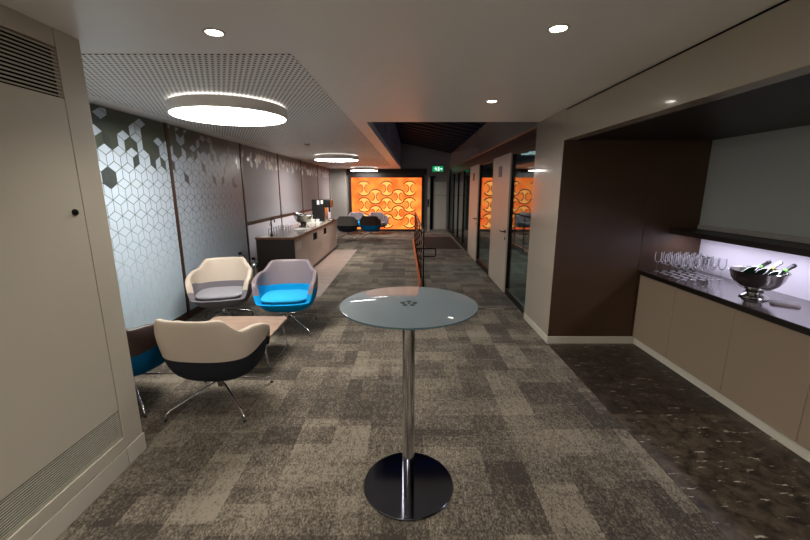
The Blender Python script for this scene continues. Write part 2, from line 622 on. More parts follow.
mb = MB()
y = YV + 0.25
while y < YB:
    x0, x1 = -0.6, 2.0
    vs = []
    for x in (x0, x1):
        zb = roof_z(x)
        vs += [(x, y, zb), (x, y + 0.06, zb), (x, y + 0.06, zb + 0.32), (x, y, zb + 0.32)]
    mb.add(vs, [(0, 1, 2, 3), (7, 6, 5, 4), (0, 4, 5, 1), (1, 5, 6, 2), (2, 6, 7, 3), (3, 7, 4, 0)], False)
    y += 0.52
struct('ceiling_beams', mb, M['beam'], 'dark sloping roof beams over the corridor', 'roof beams', bevel=0.004)
vs = [(-0.6, YV - 0.1, roof_z(-0.6) + 0.33), (2.0, YV - 0.1, roof_z(2.0) + 0.33), (2.0, YB + 0.1, roof_z(2.0) + 0.33), (-0.6, YB + 0.1, roof_z(-0.6) + 0.33)]
mb = MB().add(vs + [(a, b, c + 0.02) for a, b, c in vs], [(0, 3, 2, 1), (4, 5, 6, 7), (0, 1, 5, 4), (1, 2, 6, 5), (2, 3, 7, 6), (3, 0, 4, 7)], False)
struct('window_1', mb, M['roof_glass'], 'sloping glass roof above the dark beams, night sky behind', 'skylight')

# ---------------------------------------------------------------- left foreground unit
XF = -1.74
YE = 2.24
mb = MB()
mb.box(XF - 0.15, XF - 0.03, YN, YE, 0, H)                 # core
mb.box(XF - 0.03, XF, YE - 0.155, YE, 0.125, H)             # pilaster
mb.box(XF - 0.03, XF, YN, YE - 0.16, 2.39, H)              # fascia over grille
mb.box(XF - 0.03, XF, YN, 0.3, 2.15, 2.39)
mb.box(XF - 0.03, XF, YN, YE - 0.16, 0.385, 2.15)          # big panel
mb.box(XF - 0.03, XF, YN, 0.3, 0.20, 0.385)
mb.box(XF - 0.03, XF + 0.006, YN, YE - 0.16, 0.125, 0.20)   # sill under grille
mb.box(XF - 2.0, XF - 0.15, YE - 0.12, YE, 0, H)           # return to the patterned wall
struct('wall_left', mb, M['beige'], 'beige laminate panelled wall in the left foreground', 'wall', bevel=0.002)
mb = MB().box(XF - 0.03, XF + 0.008, YN, YE - 0.16, 0.0, 0.12).box(XF - 0.03, XF + 0.008, YE - 0.155, YE + 0.004, 0.0, 0.12)
struct('baseboard_left', mb, M['beige_trim'], 'pale plinth at the foot of the beige wall', 'baseboard', bevel=0.002)


def grille(label, y0, y1, z0, z1, n, light):
    t = thing('ventilation_grille', label, 'vent', (XF, (y0 + y1) / 2, z0))
    dy = (y1 - y0) / 2 - 0.002
    z1 -= z0 + 0.002
    MB().box(-0.028, -0.024, -dy, dy, 0.002, z1).build('backing', M['black'], t)
    mb = MB()
    p = (z1 - 0.004) / n
    for k in range(n):
        z = 0.004 + k * p
        mb.box(-0.008, -0.002, -dy, dy, z + 0.2 * p, z + 0.58 * p)
    mb.build('slats', light, t)
    return t


grille('dark slotted air grille at the top of the beige wall', 0.3, YE - 0.16, 2.15, 2.39, 13, M['beige'])
grille('pale slotted air grille at the foot of the beige wall', 0.3, YE - 0.16, 0.20, 0.385, 14, M['beige_trim'])
t = thing('panel_lock', 'small round dark lock on the beige wall panel', 'lock', (XF, 2.02, 1.58))
rm = Matrix.Rotation(PI / 2, 4, 'Y')
MB().lathe([(0, 0.012), (0.014, 0.012), (0.017, 0.008), (0.017, 0)], 20, mtx=rm).build('lock_body', M['black_metal'], t)
MB().box(0.012, 0.02, -0.003, 0.003, -0.009, 0.009).build('key', M['steel'], t)

# ---------------------------------------------------------------- patterned wall
struct('wall_patterned', MB().box(XL - 0.15, XL - 0.02, YE - 0.12, YB, 0, H), M['grey_wall'], 'long wall carrying the printed panels', 'wall')
DIV = [2.83, 4.86, 6.97, 8.97, 10.93, 12.97, 14.99]


def clip_poly(poly, axis, lim, keep_less):
    out = []
    for i in range(len(poly)):
        a, b = poly[i], poly[(i + 1) % len(poly)]
        ina = (a[axis] <= lim) if keep_less else (a[axis] >= lim)
        inb = (b[axis] <= lim) if keep_less else (b[axis] >= lim)
        if ina:
            out.append(a)
        if ina != inb:
            t_ = (lim - a[axis]) / (b[axis] - a[axis])
            out.append((a[0] + (b[0] - a[0]) * t_, a[1] + (b[1] - a[1]) * t_))
    return out


def rhombs(mb, y0, y1, z0, z1, keep, s_=0.108):
    w = math.sqrt(3) * s_
    r = 0
    z = z1 + 0.05
    while z > z0 - 0.3:
        n0 = int(math.floor(2.0 / w)) - 1
        for k in range(n0, int(16 / w)):
            cy = (k + 0.5 * (r % 2)) * w
            if cy < y0 - w or cy > y1 + w:
                continue
            hx = [(cy + s_ * math.cos(R(90 + 60 * i)), z + s_ * math.sin(R(90 + 60 * i))) for i in range(6)]
            c = (cy, z)
            for q in ((hx[0], hx[1], c, hx[5]), (hx[1], hx[2], hx[3], c), (hx[5], c, hx[3], hx[4])):
                m0 = (sum(p[0] for p in q) / 4, sum(p[1] for p in q) / 4)
                mi = keep(m0[0], m0[1])
                if mi < 0:
                    continue
                pl = [(m0[0] + (p[0] - m0[0]) * 0.925, m0[1] + (p[1] - m0[1]) * 0.925) for p in q]
                for ax, lim, less in ((0, y0, False), (0, y1, True), (1, z0, False), (1, z1, True)):
                    pl = clip_poly(pl, ax, lim, less) if pl else pl
                if len(pl) >= 3:
                    mb.cur = mi
                    n = len(pl)
                    mb.add([(XL + 0.0005, p[0], p[1]) for p in pl] + [(XL + 0.0015, p[0], p[1]) for p in pl],
                           [tuple(range(n, 2 * n))] + [(i, (i + 1) % n, n + (i + 1) % n, n + i) for i in range(n)], False)
        z -= 1.5 * s_
        r += 1


random.seed(11)
descr = ['pale cube patterned wall panel nearest the beige wall', 'cube patterned wall panel behind the cream chair, greyed by a painted reflection',
         'grey wall panel over the tap end of the coffee counter', 'grey wall panel in the middle above the coffee counter',
         'orange tinted grey wall panel beside the coffee machine', 'narrow looking grey wall panel past the coffee machine']
for i in range(6):
    y0, y1 = DIV[i] + 0.03, DIV[i + 1] - 0.03
    zb = 0.1 if i < 2 else 1.11
    t = thing('wall_panel', descr[i], 'wall panel', (0, 0, 0), kind='structure')
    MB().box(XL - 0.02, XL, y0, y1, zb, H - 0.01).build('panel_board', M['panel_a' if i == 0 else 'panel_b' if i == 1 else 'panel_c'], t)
    mb = MB()
    if i < 2:
        def keep(u, v, i=i):
            p = 1.0 if v < 1.95 else 0.88 if v < 2.1 else 0.55 if v < 2.22 else 0.3 if v < 2.34 else 0.14
            if random.random() > p:
                return -1
            if v > 1.75 and random.random() < 0.08:
                return 1
            return 0
        rhombs(mb, y0, y1, zb + 0.02, H - 0.02, keep)
        mb.build('cube_pattern', [M['tile' if i == 0 else 'tile_reflect'], M['tile_dark']], t)
    else:
        def keep(u, v):
            return 0 if (2.1 < v < 2.36 and random.random() < (0.35 if v < 2.2 else 0.5)) else -1
        rhombs(mb, y0, y1, zb + 0.02, H - 0.02, keep)
        mb.build('cube_pattern', [M['tile_cream']], t)
mb = MB()
for y in DIV[0:]:
    mb.box(XL - 0.02, XL + 0.012, y - 0.028, y + 0.028, 0.0, H)
mb.box(XL - 0.02, XL + 0.012, DIV[2] + 0.028, YB, 1.04, 1.10)
mb.box(XL - 0.02, XL + 0.008, YE, DIV[2] - 0.028, 0.0, 0.095)
struct('trim_3', mb, M['bronze'], 'bronze strips between the printed wall panels', 'wall trim', bevel=0.002)
struct('wall_splashback', MB().box(XL - 0.02, XL + 0.004, DIV[2] + 0.03, DIV[-1] - 0.03, 0, 1.04), M['splash'], 'white splashback behind the coffee counter', 'wall')
struct('wall_pier', MB().box(XL - 0.02, -2.32, 15.35, YB, 0, H), M['grey_wall'], 'pale pier between printed panels and glowing orange wall', 'wall')

# ---------------------------------------------------------------- far wall
mb = MB().box(-3.05, 4.8, YB, YB + 0.15, 0, 3.9)
struct('wall_back', mb, M['grey_wall'], 'grey end wall behind the orange light panel', 'wall')
mb = MB()
mb.box(-2.3, 0.86, YB - 0.10, YB, 2.24, H)
struct('trim_4', mb, M['niche_dark'], 'dark brown band above the orange light panel', 'wall trim')

t = thing('light_wall_panel', 'glowing orange backlit panel with hourglass motifs on the end wall', 'light panel', (-0.73, YB, 0.0))
PX0, PX1, PZ0, PZ1 = -1.41, 1.39, 0.10, 2.14
mb = MB()
mb.box(PX0 - 0.10, PX0, -0.10, -0.001, 0.0, 2.24)
mb.box(PX1, PX1 + 0.12, -0.10, -0.001, 0.0, 2.24)
mb.box(PX0, PX1, -0.10, -0.001, PZ1, 2.24)
mb.box(PX0, PX1, -0.10, -0.001, 0.0, PZ0)
mb.build('frame', M['niche_dark'], t, bevel=0.004)
MB().box(PX0, PX1, -0.06, -0.002, PZ0, PZ1).build('diffuser', M['feature'], t)
core, line = MB(), MB()
line.smooth = False


def arc(c, r, a0, a1, n=14):
    return [(c[0] + r * math.cos(R(a0 + (a1 - a0) * i / n)), c[1] + r * math.sin(R(a0 + (a1 - a0) * i / n))) for i in range(n + 1)]


def stroke(mb, pts, w, y):
    n = len(pts)
    for i in range(n - 1):
        a, b = Vector(pts[i]), Vector(pts[i + 1])
        d = (b - a).normalized()
        q = Vector((-d.y, d.x)) * w / 2
        c4 = [a - q, b - q, b + q, a + q]
        mb.add([(p.x, y, p.y) for p in c4] + [(p.x, y - 0.004, p.y) for p in c4], [(4, 5, 6, 7), (0, 1, 5, 4), (1, 2, 6, 5), (2, 3, 7, 6), (3, 0, 4, 7)], False)


for ci in range(5):
    cx = (ci - 2) * 0.457
    for zz in ([1.72, 1.075, 0.43] if ci % 2 == 0 else [1.40, 0.755]):
        c = (cx, zz)
        top = arc(c, 0.285, 34, 146)
        bot = arc(c, 0.285, 214, 326)
        rgt = arc((cx + 0.2, zz), 0.172, 111, 249)
        lft = arc((cx - 0.2, zz), 0.172, 69, -69)
        for pl in (top, bot):
            stroke(line, pl, 0.04, -0.064)
        stroke(line, rgt, 0.03, -0.064)
        stroke(line, lft, 0.03, -0.064)
        outl = top + lft + bot + rgt[::-1]
        tops = top[::-1]                       # left to right
        n = len(lft)
        # upper lobe and lower lobe as strips between the two waist arcs
        for i in range(n - 1):
            a, b = lft[i], lft[i + 1]
            c2, d2 = rgt[i], rgt[i + 1]
            core.add([(a[0], -0.062, a[1]), (b[0], -0.062, b[1]), (d2[0], -0.062, d2[1]), (c2[0], -0.062, c2[1])], [(0, 1, 2, 3)], False)
        for pl, e0, e1 in ((top, lft[0], rgt[0]), (bot, rgt[-1], lft[-1])):
            core.add([(p[0], -0.062, p[1]) for p in pl], [tuple(range(len(pl)))], False)
core.build('motif_core', M['core'], t)
line.build('motif_outline', M['motif_line'], t)

# wall fittings right of the panel
mb = MB()
mb.box(0.90, 1.0, YB - 0.05, YB, 0, 2.2)
struct('trim_5', mb, M['white'], 'pale jamb beside the orange light panel', 'wall trim')
MBs = MB().box(1.02, 1.13, YB - 0.06, YB, 0.08, 2.14).box(0.96, 1.22, YB - 0.05, YB, 2.14, 2.2)
struct('trim_6', MBs, M['black'], 'tall black slot beside the end door', 'wall trim')
t = thing('door_3', 'pale grey flush door at the end of the corridor', 'door', (1.42, YB, 0), kind='structure')
MB().box(-0.24, 0.24, -0.04, -0.001, 0.10, 1.98).build('leaf', M['white'], t, bevel=0.004)
mb = MB().box(-0.28, -0.245, -0.05, -0.001, 0, 2.03).box(0.245, 0.28, -0.05, -0.001, 0, 2.03).box(-0.245, 0.245, -0.05, -0.001, 1.985, 2.03).box(-0.245, 0.245, -0.042, -0.001, 0, 0.098)
mb.build('frame', M['grey_wall'], t)
MB().box(-0.245, 0.245, -0.043, -0.038, 1.45, 1.46).build('joint', M['black'], t)
t = thing('door_pull', 'black vertical pull plate between orange panel and end door', 'handle', (0.94, YB - 0.05, 0.98))
MB().box(-0.03, 0.03, -0.012, 0, 0, 0.32).build('plate', M['black_metal'], t, bevel=0.003)
MB().tube([(0, -0.012, 0.05), (0, -0.05, 0.05), (0, -0.05, 0.27), (0, -0.012, 0.27)], 0.01).build('grip', M['black_metal'], t)

t = thing('exit_sign', 'green lit running man exit sign over the corridor end', 'exit sign', (1.30, YB - 0.001, 2.37))
MB().box(-0.22, 0.22, -0.06, 0, 0, 0.22).build('housing', M['white'], t, bevel=0.006)
MB().box(-0.21, 0.21, -0.064, -0.0605, 0.01, 0.21).build('sign_face', M['exit_green'], t)
mb = MB()
man = [[(-0.115, 0.06), (-0.085, 0.06), (-0.06, 0.10), (-0.075, 0.15), (-0.10, 0.15), (-0.095, 0.10)],
       [(-0.085, 0.115), (-0.06, 0.115), (-0.035, 0.08), (-0.03, 0.04), (-0.045, 0.04), (-0.055, 0.07)],
       [(-0.10, 0.15), (-0.075, 0.15), (-0.03, 0.115), (-0.04, 0.105)], [(-0.15, 0.12), (-0.14, 0.11), (-0.09, 0.14), (-0.10, 0.15)],
       arc((-0.075, 0.172), 0.018, 0, 340), [(0.0, 0.03), (0.06, 0.03), (0.06, 0.18), (0.0, 0.18)],
       [(0.085, 0.095), (0.135, 0.095), (0.135, 0.07), (0.185, 0.11), (0.135, 0.15), (0.135, 0.125), (0.085, 0.125)]]
for pl in man:
    n = len(pl)
    mb.add([(p[0], -0.066, p[1]) for p in pl] + [(p[0], -0.064, p[1]) for p in pl], [tuple(range(n))] + [(i, (i + 1) % n, n + (i + 1) % n, n + i) for i in range(n)], False)
mb.build('pictogram', M['exit_white'], t)

# ---------------------------------------------------------------- right side: pillar, bulkhead, niche
XR = 1.60
YP = 4.02
mb = MB()
mb.box(XR, 1.72, YP, 4.87, 0.0, H)                   # lacquered pillar face
mb.box(XR, 1.72, YN, YP - 0.001, 2.18, H - 0.012)    # bulkhead over the niche
struct('wall_right', mb, M['lacquer'], 'cream lacquered pillar and bulkhead round the bar niche', 'wall', bevel=0.003)
struct('trim_7', MB().box(XR + 0.004, 1.72, YN, YP, H - 0.012, H - 0.0005), M['black'], 'dark shadow gap between bulkhead and ceiling', 'ceiling trim')
struct('baseboard_right', MB().box(XR - 0.006, XR, YP, 4.87, 0, 0.085).box(XR - 0.006, 2.57, YP - 0.02, YP - 0.0085, 0, 0.085).box(2.562, 2.574, YN, YP - 0.02, 0.004, 0.085),
       M['beige_trim'], 'pale skirting round pillar and bar cabinets', 'baseboard', bevel=0.002)
mb = MB()
mb.box(XR + 0.002, 2.515, YP - 0.008, YP - 0.001, 0.085, 2.18)
mb.box(2.519, 3.145, YP - 0.008, YP - 0.001, 0.0, 2.18)
mb.box(1.72, 3.3, YP, YP + 0.1, 0.0, 2.18)
struct('wall_niche_end', mb, M['brown_panel'], 'dark brown laminate end wall of the bar niche', 'wall', bevel=0.002)
struct('ceiling_niche', MB().box(XR + 0.12, 3.3, YN, YP, 2.18, 2.24), M['niche_dark'], 'near black soffit of the bar niche', 'ceiling')
struct('wall_niche_back', MB().box(3.145, 3.30, YN, YP, 0.0, 2.18), M['splash'], 'white splashback wall behind the bar counter', 'wall')

YC1 = YP - 0.01
t = thing('wall_screen', 'large grey screen board above the bar counter', 'screen', (3.145, (YN + YC1) / 2, 1.29))
ln = (YC1 - YN) / 2
MB().box(-0.05, -0.002, -ln, ln, 0.045, 0.889).build('board', M['screen'], t)
MB().box(-0.065, -0.002, -ln, ln, 0.0, 0.045).build('rail', M['grey_wall'], t, bevel=0.003)
t = thing('wall_shelf', 'long black shelf under the grey screen board', 'shelf', (3.145, (YN + YC1) / 2, 1.24))
MB().box(-0.36, -0.002, -ln, ln, 0.0, 0.048).build('shelf_board', M['niche_dark'], t, bevel=0.003)
MB().box(-0.27, -0.23, -ln + 0.05, ln - 0.02, -0.012, 0.0).build('light_strip', M['strip'], t)
ld = bpy.data.lights.new('shelf_strip_light', 'AREA')
ld.shape = 'RECTANGLE'
ld.size = 0.05
ld.size_y = YC1 - YN - 0.2
ld.energy = STRIP_W * (YC1 - YN)
ld.color = (0.86, 0.82, 1.0)
lo = bpy.data.objects.new('shelf_strip_light', ld)
COL.objects.link(lo)
lo.parent = t
lo.location = (-0.25, 0, -0.02)

# bar base cabinets: one thing each, worktop on top
cab_y = [3.995, 3.44, 2.79, 2.18, 1.62, 1.0, 0.38, -0.24]
cab_lab = ['taupe base cabinet in the corner against the dark brown end wall', 'taupe base cabinet under the group of wine glasses',
           'taupe base cabinet under the silver footed bowl', 'taupe base cabinet under the grey napkin, cut by the picture edge']
for k in range(7):
    a, b = cab_y[k], cab_y[k + 1]
    t = thing('base_cabinet', cab_lab[k] if k < 4 else 'taupe base cabinet %s nearer than the one under the grey napkin' % ('one door', 'two doors', 'three doors')[k - 4], 'cabinet', (2.575, (a + b) / 2, 0.0), group='taupe bar cabinets')
    hw = (a - b) / 2 - 0.0015
    MB().box(0.002, 0.55, -hw, hw, 0.006, 0.80).build('body', M['niche_dark'], t)
    MB().box(-0.038, 0.0015, -hw, hw, 0.09, 0.797).build('door', M['taupe'], t, bevel=0.002)
t = thing('bar_worktop', 'long dark polished worktop carrying glasses and silver bowl', 'worktop', (2.825, 1.89, 0.802))
MB().box(-0.305, 0.317, -2.15, 2.112, 0.0, 0.042).build('front_edge', M['worktop_edge'], t, bevel=0.003)
MB().box(-0.303, 0.317, -2.148, 2.112, 0.0425, 0.048).build('top_surface', M['worktop_dark'], t)
ZB = 0.8505


def socket(y, label):
    t = thing('wall_socket', label, 'socket', (3.145, y, 0.97), group=None)
    MB().box(-0.012, -0.001, -0.075, 0.075, -0.045, 0.045).build('plate', M['black_plastic'], t, bevel=0.003)
    for s_ in (-0.036, 0.036):
        MB().box(-0.015, -0.0122, s_ - 0.024, s_ + 0.024, -0.032, 0.02).build('outlet', M['steel'], t, bevel=0.002)


socket(3.90, 'black double socket on splashback above the wine glasses')
socket(3.33, 'black double socket on splashback left of the silver bowl')

# ---------------------------------------------------------------- glazed corridor wall (slightly splayed line)
G0 = Vector((1.62, 4.87, 0))
GA = -math.atan(0.012)
GL = (YB - 4.87) / math.cos(GA)


def gbox(mb, u0, u1, z0, z1, w0=0.0, w1=0.06):
    return mb.box(w0, w1, u0, u1, z0, z1)


mb = MB()
gbox(mb, 0, GL, 2.46, 3.02, 0.0, 0.16)
struct('wall_header', mb, M['lacquer'], 'cream header above the glazed corridor wall', 'wall', loc=G0, rz=GA, bevel=0.003)
struct('trim_8', gbox(MB(), 0, GL, 2.26, 2.458, 0.03, 0.12), M['niche_dark'], 'dark recess over the glass partition', 'wall trim', loc=G0, rz=GA)
sections = [('pane', 0.02, 1.22), ('door', 1.24, 2.50), ('pane', 2.52, 3.98), ('door', 4.0, 5.28), ('pane', 5.30, 6.6), ('pane', 6.62, 7.9), ('pane', 7.92, 9.2), ('pane', 9.22, GL - 0.02)]
plabels = ['large glass partition pane beside the cream pillar', 'glass partition pane between the two cream doors', 'glass partition pane just past the second cream door',
           'second glass partition pane past the cream doors', 'third glass partition pane past the cream doors', 'far end glass partition pane by the end door']
dlabels = ['cream flush corridor door nearest the pillar', 'cream flush corridor door further along the glass wall']
wn, dn = 2, 1
for kind, u0, u1 in sections:
    cu = (u0 + u1) / 2
    hw = (u1 - u0) / 2
    pos = Matrix.Translation(G0) @ Matrix.Rotation(GA, 4, 'Z') @ Vector((0, cu, 0))
    if kind == 'pane':
        t = thing('window_%d' % wn, plabels[wn - 2], 'glass partition', pos, GA, kind='structure')
        MB().box(0.045, 0.055, -hw + 0.03, hw - 0.03, 0.10, 2.22).build('glass_pane', M['glass'], t)
        mb = MB().box(0.02, 0.08, -hw, -hw + 0.03, 0, 2.255).box(0.02, 0.08, hw - 0.03, hw, 0, 2.255)
        mb.box(0.02, 0.08, -hw + 0.03, hw - 0.03, 0, 0.10).box(0.02, 0.08, -hw + 0.03, hw - 0.03, 2.22, 2.255)
        mb.build('frame', M['black_metal'], t)
        wn += 1
    else:
        t = thing('door_%d' % dn, dlabels[dn - 1], 'door', pos, GA, kind='structure')
        MB().box(0.004, 0.05, -hw + 0.01, hw - 0.01, 0.012, 2.25).build('leaf', M['door_cream'], t, bevel=0.003)
        MB().box(0.052, 0.10, -hw, hw, 0, 2.255).build('frame', M['black_metal'], t)
        h = MB().lathe([(0, -0.012), (0.026, -0.012), (0.026, 0)], 20, mtx=Matrix.Rotation(PI / 2, 4, 'Y'), c=(0.004, -hw + 0.1, 1.02))
        h.tube([(0.0, -hw + 0.1, 1.02), (-0.05, -hw + 0.1, 1.02), (-0.056, -hw + 0.12, 1.02), (-0.056, -hw + 0.24, 1.02)], 0.009)
        h.box(-0.004, 0.003, -hw + 0.085, -hw + 0.115, 0.88, 0.93)
        h.build('door_handle', M['black_metal'], t)
        MB().box(-0.004, 0.003, -0.09, 0.13, 1.9, 2.08).build('door_sign', M['black_plastic'], t, bevel=0.002)
        dn += 1
mb = MB().box(4.6, 4.75, 4.87, YB, 0, 2.6).box(1.78, 4.6, 4.72, 4.87, 0, 2.6)
struct('wall_office', mb, M['dark_wall'], 'dim walls of the room behind the glass', 'wall')
struct('ceiling_office', MB().box(1.86, 4.75, 4.72, YB, 2.55, 2.65), M['dark_wall'], 'dim ceiling of the room behind the glass', 'ceiling')
ld = bpy.data.lights.new('office_fill', 'AREA')  # meshless fill added to brighten the room behind the glass
ld.size = 1.0
ld.energy = 25
ld.color = (0.85, 1.0, 1.0)
lo = bpy.data.objects.new('office_fill', ld)
COL.objects.link(lo)
lo.location = (3.2, 9.0, 2.5)
# shell behind the camera
struct('wall_front', MB().box(-3.05, 3.4, YN - 0.15, YN, 0, H + 0.1), M['beige'], 'plain beige wall at the near end of the room', 'wall')


# ================================================================ CEILING LAMPS
def spot(parent, z, energy, size=R(125), r=0.05):
    d = bpy.data.lights.new('downlight_beam', 'SPOT')
    d.energy = energy
    d.spot_size = size
    d.spot_blend = 0.8
    d.shadow_soft_size = r
    d.color = (1.0, 0.94, 0.84)
    o = bpy.data.objects.new('downlight_beam', d)
    COL.objects.link(o)
    o.parent = parent
    o.location = (0, 0, z)
    return o


def disc_lamp(x, y, label):
    t = thing('ceiling_lamp', label, 'ceiling lamp', (x, y, H - 0.005), group='round ceiling lamps')
    r = 0.52
    MB().lathe([(0, 0), (0.12, 0), (0.12, -0.018), (0, -0.018)], 32).build('mount', M['lamp_body'], t)
    MB().lathe([(0, -0.018), (r - 0.01, -0.018), (r, -0.026), (r, -0.104), (r - 0.004, -0.110), (r - 0.016, -0.110), (r - 0.016, -0.10), (0, -0.10)], 96).build('lamp_shade', M['lamp_body'], t)
    MB().lathe([(r - 0.09, -0.0175), (r - 0.03, -0.0175), (r - 0.03, -0.016), (r - 0.09, -0.016), (r - 0.09, -0.0175)], 96).build('uplight_ring', M['glow'], t)
    MB().lathe([(0, -0.103), (r - 0.017, -0.103), (r - 0.017, -0.106), (0, -0.106)], 96).build('diffuser', M['disc'], t)


disc_lamp(-1.66, 3.84, 'largest looking round white ceiling lamp, over the near chairs')
disc_lamp(-1.62, 9.35, 'round white ceiling lamp over the coffee counter aisle')
disc_lamp(-1.52, 14.6, 'farthest round white ceiling lamp, in front of the orange panel')


def downlight(x, y, label, w=SPOT_W):
    t = thing('downlight', label, 'downlight', (x, y, H), group='recessed ceiling downlights')
    MB().lathe([(0.040, -0.0005), (0.055, -0.0005), (0.055, -0.004), (0.043, -0.006), (0.040, -0.003), (0.040, -0.0005)], 32).build('rim', M['white'], t)
    MB().lathe([(0, -0.001), (0.0395, -0.001), (0.0395, -0.0035), (0, -0.004)], 32).build('lens', M['led'], t)
    spot(t, -0.02, w)


downlight(-0.97, 2.14, 'small recessed downlight nearest the beige wall')
downlight(0.76, 2.09, 'small recessed downlight nearest the bar bulkhead', SPOT_W * 0.55)
downlight(0.79, 3.69, 'small recessed downlight just before the skylight edge', SPOT_W * 0.9)
downlight(-0.97, 0.3, 'added unseen downlight overhead on the beige wall side, behind the viewpoint')  # out of view, added to light the foreground
downlight(0.76, 0.3, 'added unseen downlight overhead on the bar side, behind the viewpoint', SPOT_W * 0.5)  # second unseen downlight added for the foreground, dimmer

disc_lamp(-1.05, -1.5, 'added unseen fill lamp behind the viewpoint near the plain wall')  # unseen disc added to fill the foreground with light
t = thing('smoke_detector', 'small white smoke detector on the ceiling past the first lamp', 'smoke detector', (-1.7, 6.9, H - 0.004))
MB().lathe([(0, 0), (0.055, 0), (0.055, -0.012), (0.04, -0.02), (0.04, -0.034), (0.03, -0.045), (0, -0.047)], 28).build('body', M['white'], t)
MB().lathe([(0.0405, -0.022), (0.043, -0.024), (0.043, -0.03), (0.0405, -0.032)], 28).build('vent_ring', M['black_plastic'], t)


# ================================================================ BAR TABLE
t = thing('bar_table', 'round grey glass bar table on a chrome column in the foreground', 'table', (0.02, 1.93, 0))
MB().lathe([(0, 0), (0.256, 0), (0.262, 0.003), (0.262, 0.008), (0.258, 0.012), (0, 0.012)], 96).build('base', M['base_chrome'], t)
MB().lathe([(0.0, 0.0125), (0.034, 0.0125), (0.034, 1.092), (0, 1.092)], 40).build('pole', M['chrome'], t)
MB().lathe([(0.0, 1.078), (0.11, 1.078), (0.115, 1.09), (0.115, 1.0945), (0, 1.0945)], 40).build('mount_plate', M['black_metal'], t)
top = MB().lathe([(0, 1.095), (0.355, 1.095), (0.36, 1.098)], 128)
top.cur = 1
top.lathe([(0.36, 1.098), (0.361, 1.102), (0.36, 1.106)], 128)
top.cur = 0
top.lathe([(0.36, 1.106), (0.356, 1.108), (0, 1.108)], 128)
top.build('tabletop', [M['table_glass'], M['table_edge']], t)
mb = MB()
for k in range(5):
    a = k * PI / 2.5 + 0.3
    mb.lathe([(0, 0), (0.014, 0), (0.014, 0.0012), (0, 0.0014)], 14, c=(0.034 * math.cos(a), 0.034 * math.sin(a), 1.1078))
mb.lathe([(0, 0), (0.007, 0), (0.007, 0.0012), (0, 0.0014)], 14, c=(0, 0, 1.1078))
mb.build('fixing', M['black_plastic'], t)


# ================================================================ LOUNGE CHAIRS
def plan(phi, a=0.40, b=0.325, n=2.7):
    s_, c_ = math.sin(phi), math.cos(phi)
    return (a * math.copysign(abs(s_) ** (2 / n), s_), -b * math.copysign(abs(c_) ** (2 / n), c_))


